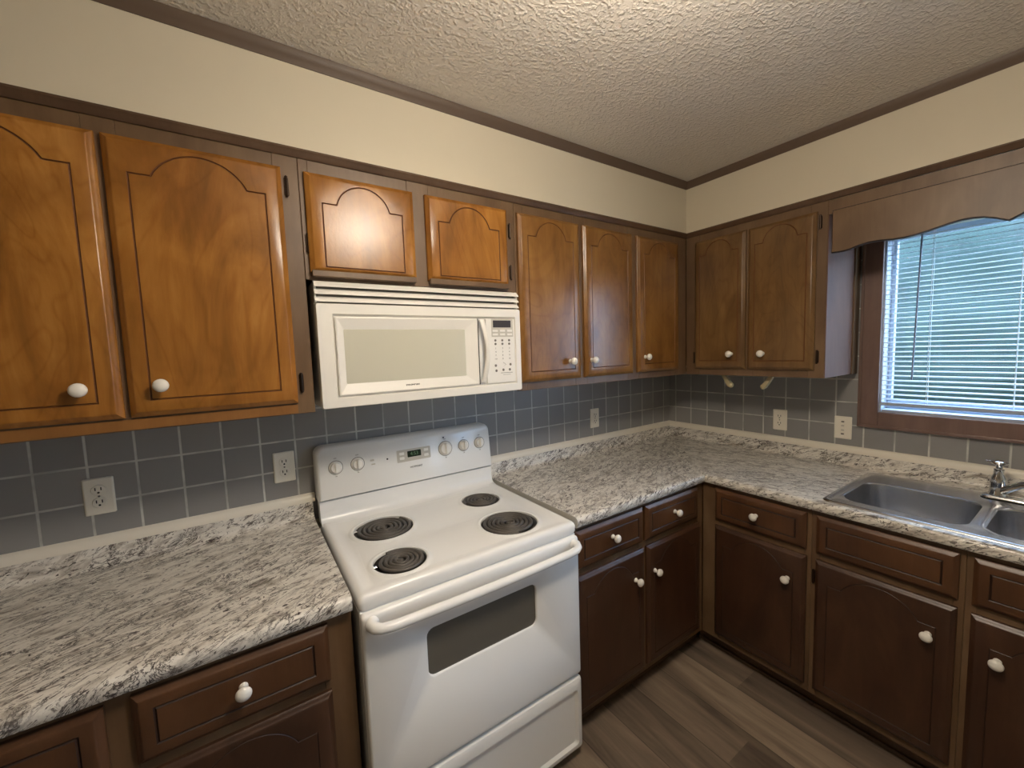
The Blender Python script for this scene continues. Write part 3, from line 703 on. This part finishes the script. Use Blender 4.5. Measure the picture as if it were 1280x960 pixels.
# riser sweeping up to the backguard
bm = B(); pr = [(-.118, CZ+.0002), (-.100, CZ+.0025), (-.088, CZ+.009), (-.081, CZ+.022), (-.0775, .945), (-.076, .985), (-.03, .985), (-.03, .900)]
loops(bm, [[Vector((x_, a, b)) for a, b in pr] for x_ in (SX0+.002, SX1-.002)], True, True); obj('back_riser', bm, MT['white'], t, 50)
# backguard
def bgf(yb, yt):
    z0, z1 = .988, 1.192
    return lambda a, b: Vector((a, yb + (yt-yb)*(b-z0)/(z1-z0), b))
bm = B(); n = 6
def outl(o, r): 
    P = rrect(SX0-.001+o, SX1+.001-o, .988+o, 1.192-o, r, n)
    return P
def outl2(o, r):  # square bottom corners
    P = []
    for k, (a, b) in enumerate(rrect(SX0-.001+o, SX1+.001-o, .988+o*.6, 1.192-o, r, n)):
        c = k // n
        if c == 2: a, b = SX0-.001+o, .988+o*.6 + .001*(n-1-k % n)
        if c == 3: a, b = SX1+.001-o, .988+o*.6 + .001*(k % n)
        P.append((a, b))
    return P
R = []
for o_, yb, yt, r in ((0, -.012, -.012, .030), (0, -.070, -.045, .030), (.002, -.080, -.056, .029), (.006, -.0875, -.064, .027), (.012, -.091, -.068, .024)):
    f = bgf(yb, yt); R.append([f(a, b) for a, b in outl2(o_, r)])
loops(bm, R, True, True); bgd = obj('backguard', bm, MT['white'], t, 40)
def py(z): return -.091 + .023*(z-.988)/.204      # panel face y at height z
TL = math.atan2(.023, .204)
RBG = Matrix.Rotation(PI/2-TL, 4, 'X')
nrm = Vector((0, -math.cos(TL), -math.sin(TL)*-1)).normalized()
nrm = Vector((0, -math.cos(TL), math.sin(TL)))
for kx, kr in ((-2.186, .0205), (-2.105, .0205), (-1.729, .027), (-1.638, .0205), (-1.556, .0205)):
    kz = 1.109; o_ = Vector((kx, py(kz), kz))
    bm = B(); lathe(bm, o_, nrm, [(kr+.004, 0), (kr+.004, .002), (kr, .004), (kr*.96, .010), (kr*.85, .013), (.001, .0135)], 28)
    sk = B(); lathe(sk, o_, nrm, [(kr+.0062, 0), (kr+.0062, .0008), (kr+.003, .001)], 28); obj('knob_skirt', sk, MT['print'], bgd, 40)
    # grip bar
    tb = bmesh.new(); bmesh.ops.create_cube(tb, size=1)
    for v in tb.verts: v.co = Vector((v.co.x*.008, v.co.y*.012, v.co.z*kr*1.75))
    bmesh.ops.bevel(tb, geom=list(tb.edges), offset=.0025, segments=2, affect='EDGES')
    tb.transform(Matrix.Translation(o_ + nrm*.017) @ Matrix.Rotation(-TL, 4, 'X')); merge(bm, tb)
    kb = obj('control_knob', bm, MT['white_plastic'], bgd, 40)
    if kr > .025:
        for a in range(10):
            an = 2*PI*a/10+.3
            text('dial_mark', '-' if a else '.', .008, MT['print'], kb if False else bgd, o_ + Vector((math.cos(an)*(kr+.010), -.0006, math.sin(an)*(kr+.010))), RBG)
    text('dial_mark', 'OFF', .0065, MT['print'], bgd, Vector((kx, py(kz+kr+.014)-.0006, kz+kr+.014)), RBG)
    text('dial_mark', 'HI', .0065, MT['print'], bgd, Vector((kx, py(kz-kr-.013)-.0006, kz-kr-.013)), RBG)
for dx, dz in ((-1.988, 1.107), (-1.734, 1.158)):
    bm = B(); lathe(bm, (dx, py(dz), dz), nrm, [(.0035, 0), (.0035, .0015), (.001, .002)], 12); obj('indicator_light', bm, MT['black'], bgd)
def pplate(bm, x0, x1, z0, z1, th, r=.003):
    a = rrect(x0, x1, z0, z1, r, 4)
    loops(bm, [[Vector((p, py(q), q)) for p, q in a], [Vector((p, py(q)-th, q)) for p, q in a]], True, True)
bm = B(); pplate(bm, -1.948, -1.800, 1.083, 1.133, .0012); clk = obj('clock_panel', bm, MT['grey_plastic'], bgd, 30)
bm = B(); pplate(bm, -1.903, -1.843, 1.099, 1.125, .0022); scr = obj('clock_display', bm, MT['lcd'], bgd, 30)
text('clock_digits', '4:53', .021, MT['digit'], bgd, (-1.873, py(1.112)-.0028, 1.112), RBG)
for bx_, bz_ in ((-1.927, 1.118), (-1.927, 1.099), (-1.820, 1.120), (-1.820, 1.098)):
    bm = B(); pplate(bm, bx_-.010, bx_+.010, bz_-.0055, bz_+.0055, .003, .002); obj('clock_button', bm, MT['white_plastic'], bgd, 30)
text('brand_print', 'HOTPOINT', .0105, MT['logo'], bgd, (-1.868, py(1.056)-.0006, 1.056), RBG)
for bx_ in (-2.047,):
    bm = B(); pplate(bm, bx_-.010, bx_+.006, 1.109, 1.116, .0006, .002); pplate(bm, bx_-.006, bx_+.010, 1.094, 1.099, .0006, .002); obj('burner_symbol', bm, MT['grey_plastic'], bgd)
# oven door with a real window opening
bm = B(); DZ0, DZ1 = .338, .862
def dr_(o, r, y): return [Vector((a, y, b)) for a, b in rrect(SX0+.002+o, SX1-.002-o, DZ0+o, DZ1-o, r, 5)]
wr = rrect(-2.083, -1.690, .606, .757, .022, 5)
loops(bm, [dr_(0, .010, -.6625), dr_(0, .010, -.673), dr_(.003, .010, -.679), dr_(.008, .009, -.682)], True)
flat(bm, [[(v.x, v.z) for v in dr_(.008, .009, 0)], wr], lambda a, b: (a, -.682, b))
loops(bm, [[Vector((a, -.682, b)) for a, b in wr], [Vector((a*.985+-1.8865*.015, -.6795, .6815+(b-.6815)*.965)) for a, b in wr], [Vector((a*.98+-1.8865*.02, -.674, .6815+(b-.6815)*.955)) for a, b in wr]])
bmesh.ops.remove_doubles(bm, verts=bm.verts, dist=1e-5)
dor = obj('oven_door', bm, MT['white'], t, 40)
bm = B(); flat(bm, [[(a*.98+-1.8865*.02, .6815+(b-.6815)*.955) for a, b in wr]], lambda a, b: (a, -.6745, b)); loops(bm, [[Vector((a*.98+-1.8865*.02, -.6745, .6815+(b-.6815)*.955)) for a, b in wr], [Vector((a*.98+-1.8865*.02, -.672, .6815+(b-.6815)*.955)) for a, b in wr]]); obj('oven_window', bm, MT['ovenglass'], dor)
bm = B(); hx0, hx1, hz = SX0+.024, SX1-.024, .833
pts = [(hx0+.004, -.680, hz+.006), (hx0, -.694, hz+.006), (hx0+.006, -.706, hz+.004), (hx0+.020, -.714, hz+.001), (hx0+.05, -.718, hz)]
k = 10
for i in range(1, k): s_ = i/k; pts.append((hx0+.05+(hx1-hx0-.10)*s_, -.718-.004*math.sin(PI*s_), hz-.002*math.sin(PI*s_)))
pts += [(2*(hx0+hx1)/2-p[0], p[1], p[2]) for p in pts[:5][::-1]]
tube(bm, pts, [.018, .0165, .015]+[.0135]*(len(pts)-6)+[.015, .0165, .018], 14)
obj('oven_handle', bm, MT['white'], dor, 60)
# storage drawer
bm = B()
def sd(o, y, z0=.045, z1=.326): return [Vector((a, y, b)) for a, b in rrect(SX0+.002+o, SX1-.002-o, z0+o, z1-o, .010, 5)]
loops(bm, [sd(0, -.6625), sd(0, -.673), sd(.003, -.680), sd(.010, -.684)], True, False)
x0_, x1_ = SX0+.012, SX1-.012
ra = rrect(x0_, x1_, .055, .316, .010, 5); rb = rrect(x0_+.012, x1_-.012, .068, .284, .012, 5); rc = rrect(x0_+.020, x1_-.020, .076, .272, .012, 5)
loops(bm, [[Vector((a, -.684, b)) for a, b in ra], [Vector((a, -.684, b)) for a, b in rb], [Vector((a, -.674, b)) for a, b in rc]], False, True)
bmesh.ops.remove_doubles(bm, verts=bm.verts, dist=1e-5)
obj('storage_drawer', bm, MT['white'], t, 30)

# ------------------------------------------------------------------ microwave
t = thing('microwave_oven', (-1.893, -.2, 1.374), 'white over-the-range microwave mounted under the short cabinet', 'microwave')
MX0, MX1 = -2.262, -1.523
bm = B(); box(bm, (MX0, -.362, 1.376), (MX1-.001, -.006, 1.763), .002, 1); box(bm, (MX0+.06, -.34, 1.371), (MX1-.06, -.06, 1.377)); mwb = obj('housing', bm, MT['white_plastic'], t)
bm = B(); box(bm, (MX0+.004, -.366, 1.697), (MX1-.004, -.360, 1.764))
obj('grille_back', bm, MT['print'], t)
bm = B()
for k in range(3):
    z0 = 1.764-.0225*k
    pr = [(-.363, z0), (-.372, z0+.000), (-.380, z0-.006), (-.392, z0-.0165), (-.392, z0-.0185), (-.388, z0-.0185), (-.376, z0-.008), (-.363, z0-.004)]
    loops(bm, [[Vector((x_, a, b)) for a, b in pr] for x_ in (MX0, MX1)], True, True)
for x_ in (MX0, MX1-.006): box(bm, (x_, -.380, 1.698), (x_+.006, -.36, 1.762), .001, 1)
obj('vent_grille', bm, MT['white_plastic'], t, 30)
# front bezel ring (outer frame) with shallow arched top
FZ0, FZ1 = 1.374, 1.696
bm = B(); yf = -.396
outer = rrect(MX0-.001, MX1+.001, FZ0, FZ1, .006, 4); inn = rrect(-2.219, -1.545, 1.404, 1.664, .004, 4)
loops(bm, [[Vector((a, -.364, b)) for a, b in outer], [Vector((a, -.388, b)) for a, b in outer], [Vector((a*.996-1.8925*.004, yf, 1.535+(b-1.535)*.985)) for a, b in outer]], True)
flat(bm, [[(a*.996-1.8925*.004, 1.535+(b-1.535)*.985) for a, b in outer], inn], lambda a, b: (a, yf, b))
inn2 = rrect(-2.213, -1.551, 1.409, 1.658, .003, 4)
loops(bm, [[Vector((a, yf, b)) for a, b in inn], [Vector((a, yf+.013, b)) for a, b in inn2]])
flat(bm, [inn2], lambda a, b: (a, yf+.013, b))
bmesh.ops.remove_doubles(bm, verts=bm.verts, dist=1e-5)
obj('front_bezel', bm, MT['white_plastic'], t, 30)
bm = B()
o1 = rrect(-2.211, -1.716, 1.411, 1.656, .004, 4); o2 = rrect(-2.187, -1.766, 1.447, 1.617, .003, 4)
o1b = rrect(-2.207, -1.720, 1.415, 1.652, .004, 4)
loops(bm, [[Vector((a, yf+.0125, b)) for a, b in o1], [Vector((a, yf+.002, b)) for a, b in o1], [Vector((a, yf+.0005, b)) for a, b in o1b], [Vector((a, yf+.0105, b)) for a, b in o2], [Vector((a, yf+.0122, b)) for a, b in o2]]); md_ = obj('microwave_door', bm, MT['white_plastic'], t, 20)
bm = B(); flat(bm, [o2], lambda a, b: (a, yf+.0100, b)); loops(bm, [[Vector((a, yf+.0100, b)) for a, b in o2], [Vector((a, yf+.0104, b)) for a, b in o2]]); obj('door_screen', bm, MT['screen'], md_)
text('brand_print', 'KENMORE', .0105, MT['logo'], md_, (-1.975, yf+.0048, 1.4285), Matrix.Rotation(PI/2+.29, 4, 'X'), ext=.0010)
bm = B(); box(bm, (-1.7155, yf+.001, 1.411), (-1.7125, yf+.0128, 1.656)); obj('door_gap', bm, MT['dark'], t)
# bowed handle
bm = B(); rings = []
for k in range(13):
    s_ = k/12; z_ = 1.418+(1.652-1.418)*s_; bow = math.sin(PI*s_); xo = -1.694 - .010*(1-bow)*1.0 + .004
    y_ = yf+.002 - .022*bow - .004; wd = .0085+.003*(1-bow)
    rings.append([Vector((xo+wd*math.cos(a), y_+.0055*math.sin(a), z_)) for a in (2*PI*j/12 for j in range(12))])
loops(bm, rings, True, True); obj('door_handle', bm, MT['white_plastic'], md_, 60)
# control panel
bm = B(); box(bm, (-1.680, yf+.002, 1.411), (-1.552, yf+.0128, 1.656), .001, 1); cp = obj('control_panel', bm, MT['white_plastic'], t)
bm = B(); box(bm, (-1.656, yf+.0008, 1.588), (-1.558, yf+.003, 1.656)); obj('pad_backing', bm, MT['grey_plastic'], cp)
bm = B(); box(bm, (-1.649, yf-.0005, 1.624), (-1.568, yf+.002, 1.651), .0008, 1); obj('display', bm, MT['mwdisp'], cp)
for i in range(3):
    for j in range(2):
        bm = B(); cx = -1.640+.033*i; cz = 1.611-.014*j; box(bm, (cx-.012, yf, cz-.004), (cx+.012, yf+.002, cz+.004), .0008, 1); obj('button', bm, MT['white_plastic'], cp)
for r_, zz in enumerate((1.5745, 1.561)):
    for i in range(3):
        bm = B(); cx = -1.640+.0315*i; lathe(bm, (cx, yf+.002, zz), (0, -1, 0), [(.0048, 0), (.0046, .0009), (.001, .001)], 10); obj('button', bm, MT['print'], cp)
for r_ in range(4):
    for i in range(3):
        s_ = [['1', '2', '3'], ['4', '5', '6'], ['7', '8', '9'], ['CLR', '0', 'OK']][r_][i]
        text('key_digit', s_, .0085 if len(s_) == 1 else .006, MT['print'], cp, (-1.640+.0315*i, yf+.0012, 1.544-.0135*r_), RA)
bm = B(); pts = [(-1.608, yf+.0014, 1.489), (-1.595, yf+.0014, 1.480), (-1.608, yf+.0014, 1.471), (-1.621, yf+.0014, 1.480), (-1.608, yf+.0014, 1.489)]; tube(bm, pts, .0007, 4); obj('start_key', bm, MT['print'], cp)
for cx, cz in ((-1.642, 1.478), (-1.574, 1.480), (-1.640, 1.458), (-1.608, 1.460), (-1.578, 1.460)):
    bm = B(); lathe(bm, (cx, yf+.002, cz), (0, -1, 0), [(.0055, 0), (.0052, .0009), (.001, .001)], 6); obj('button', bm, MT['print'], cp)
bm = B(); box(bm, (-1.62, yf+.0012, 1.4475), (-1.565, yf+.002, 1.449)); box(bm, (-1.61, yf+.0012, 1.4405), (-1.575, yf+.002, 1.4415)); obj('printed_line', bm, MT['print'], cp)

# ------------------------------------------------------------------ outlets
def outlet(side, u, z, label, kind='duplex', w_=.070, h_=.114):
    t = thing('wall_switch' if kind == 'switch' else 'power_outlet', side(u, .004, z), label, 'switch' if kind == 'switch' else 'outlet', 'ivory wall plates on the tile')
    d = .004; bm = B()
    a = rrect(u-w_/2, u+w_/2, z-h_/2, z+h_/2, .004, 4); b = rrect(u-w_/2+.004, u+w_/2-.004, z-h_/2+.004, z+h_/2-.004, .003, 4)
    loops(bm, [[side(p, d, q) for p, q in a], [side(p, d+.003, q) for p, q in a], [side(p, d+.006, q) for p, q in b]], True, True); obj('cover_plate', bm, MT['plate'], t, 30)
    if kind in ('duplex', 'combo'):
        for q in (-1, 1):
            bm = B(); cz = z+q*.0195; lathe(bm, side(u, d+.0055, cz), side(0, 1, 0), [(.0168, 0), (.0168, .002), (.0155, .003), (.001, .003)], 24); rc_ = obj('receptacle', bm, MT['plate'], t, 30)
            bm = B()
            for sx in (-1, 1): sbox(bm, side, (u+sx*.0065-.0013, d+.0080, cz-.001), (u+sx*.0065+.0013, d+.0090, cz+.0085))
            lathe(bm, side(u, d+.0080, cz-.0075), side(0, 1, 0), [(.0030, 0), (.0030, .001)], 10); obj('slots', bm, MT['black'], rc_)
        bm = B(); lathe(bm, side(u, d+.0055, z), side(0, 1, 0), [(.003, 0), (.003, .0012), (.001, .0016)], 10); obj('screw', bm, MT['print'], t)
    elif kind == 'switch':
        for k, zz in enumerate((.030, .010, -.012, -.031)):
            bm = B(); sbox(bm, side, (u-.006, d+.005, z+zz-.0035), (u+.006, d+.009, z+zz+.0035), .001, 1); obj('screw' if k in (0, 3) else 'toggle', bm, MT['grey_plastic'] if k in (1, 2) else MT['print'], t)
    return t
outlet(SA, -2.851, 1.132, 'ivory duplex outlet on the grey tile, farthest left of the outlets')
outlet(SA, -2.352, 1.128, 'ivory duplex outlet on the tile just left of the range')
outlet(SA, -.728, 1.115, 'small ivory outlet on the back wall tile right of the range')
outlet(SB, .704, 1.101, 'ivory outlet on the right wall tile under the cabinet')
outlet(SB, .987, 1.097, 'ivory switch plate on the tile just left of the window', 'switch', .070, .112)

# ------------------------------------------------------------------ paper-towel brackets under the right wall cabinet
for u, s_, lab in ((.552, 1, 'small ivory plastic bracket under the right wall cabinet, the left of two'), (.800, -1, 'small ivory plastic bracket under the right wall cabinet, the right of two')):
    t = thing('towel_bracket', SB(u, .30, 1.379), lab, 'bracket', 'paper towel brackets')
    bm = B(); sbox(bm, SB, (u-.012, .285, 1.3735), (u+.012, .345, 1.3785), .001, 1); obj('mounting_plate', bm, MT['bracket'], t)
    bm = B(); pr = [(u-s_*.010, 1.3745), (u+s_*.008, 1.3745), (u+s_*.050, 1.318), (u+s_*.052, 1.306), (u+s_*.042, 1.300), (u+s_*.032, 1.306)]
    prism(bm, pr, lambda a, b: SB(a, .304, b), lambda a, b: SB(a, .326, b)); obj('arm', bm, MT['bracket'], t)
    bm = B(); lathe(bm, SB(u+s_*.042, .315, 1.312), SB(s_, 0, 0), [(.014, 0), (.014, .006), (.009, .012), (.001, .012)], 12); obj('roll_hub', bm, MT['bracket'], t, 40)

# ------------------------------------------------------------------ ceiling lamp
t = thing('ceiling_light', LAMP, 'semi-flush ceiling light with a lit glass bowl, just above the view', 'light')
bm = B(); lathe(bm, LAMP, (0, 0, -1), [(.065, 0), (.070, .006), (.060, .022), (.012, .030), (.010, .12), (.020, .125), (.020, .135), (.004, .14)], 28); obj('canopy_and_stem', bm, MT['chrome'], t, 40)
bm = B(); lathe(bm, LAMP, (0, 0, -1), [(.115, .150), (.135, .165), (.138, .185), (.125, .215), (.095, .24), (.05, .255), (.001, .26)], 36); obj('lamp_bowl', bm, MT['lamp'], t, 60)
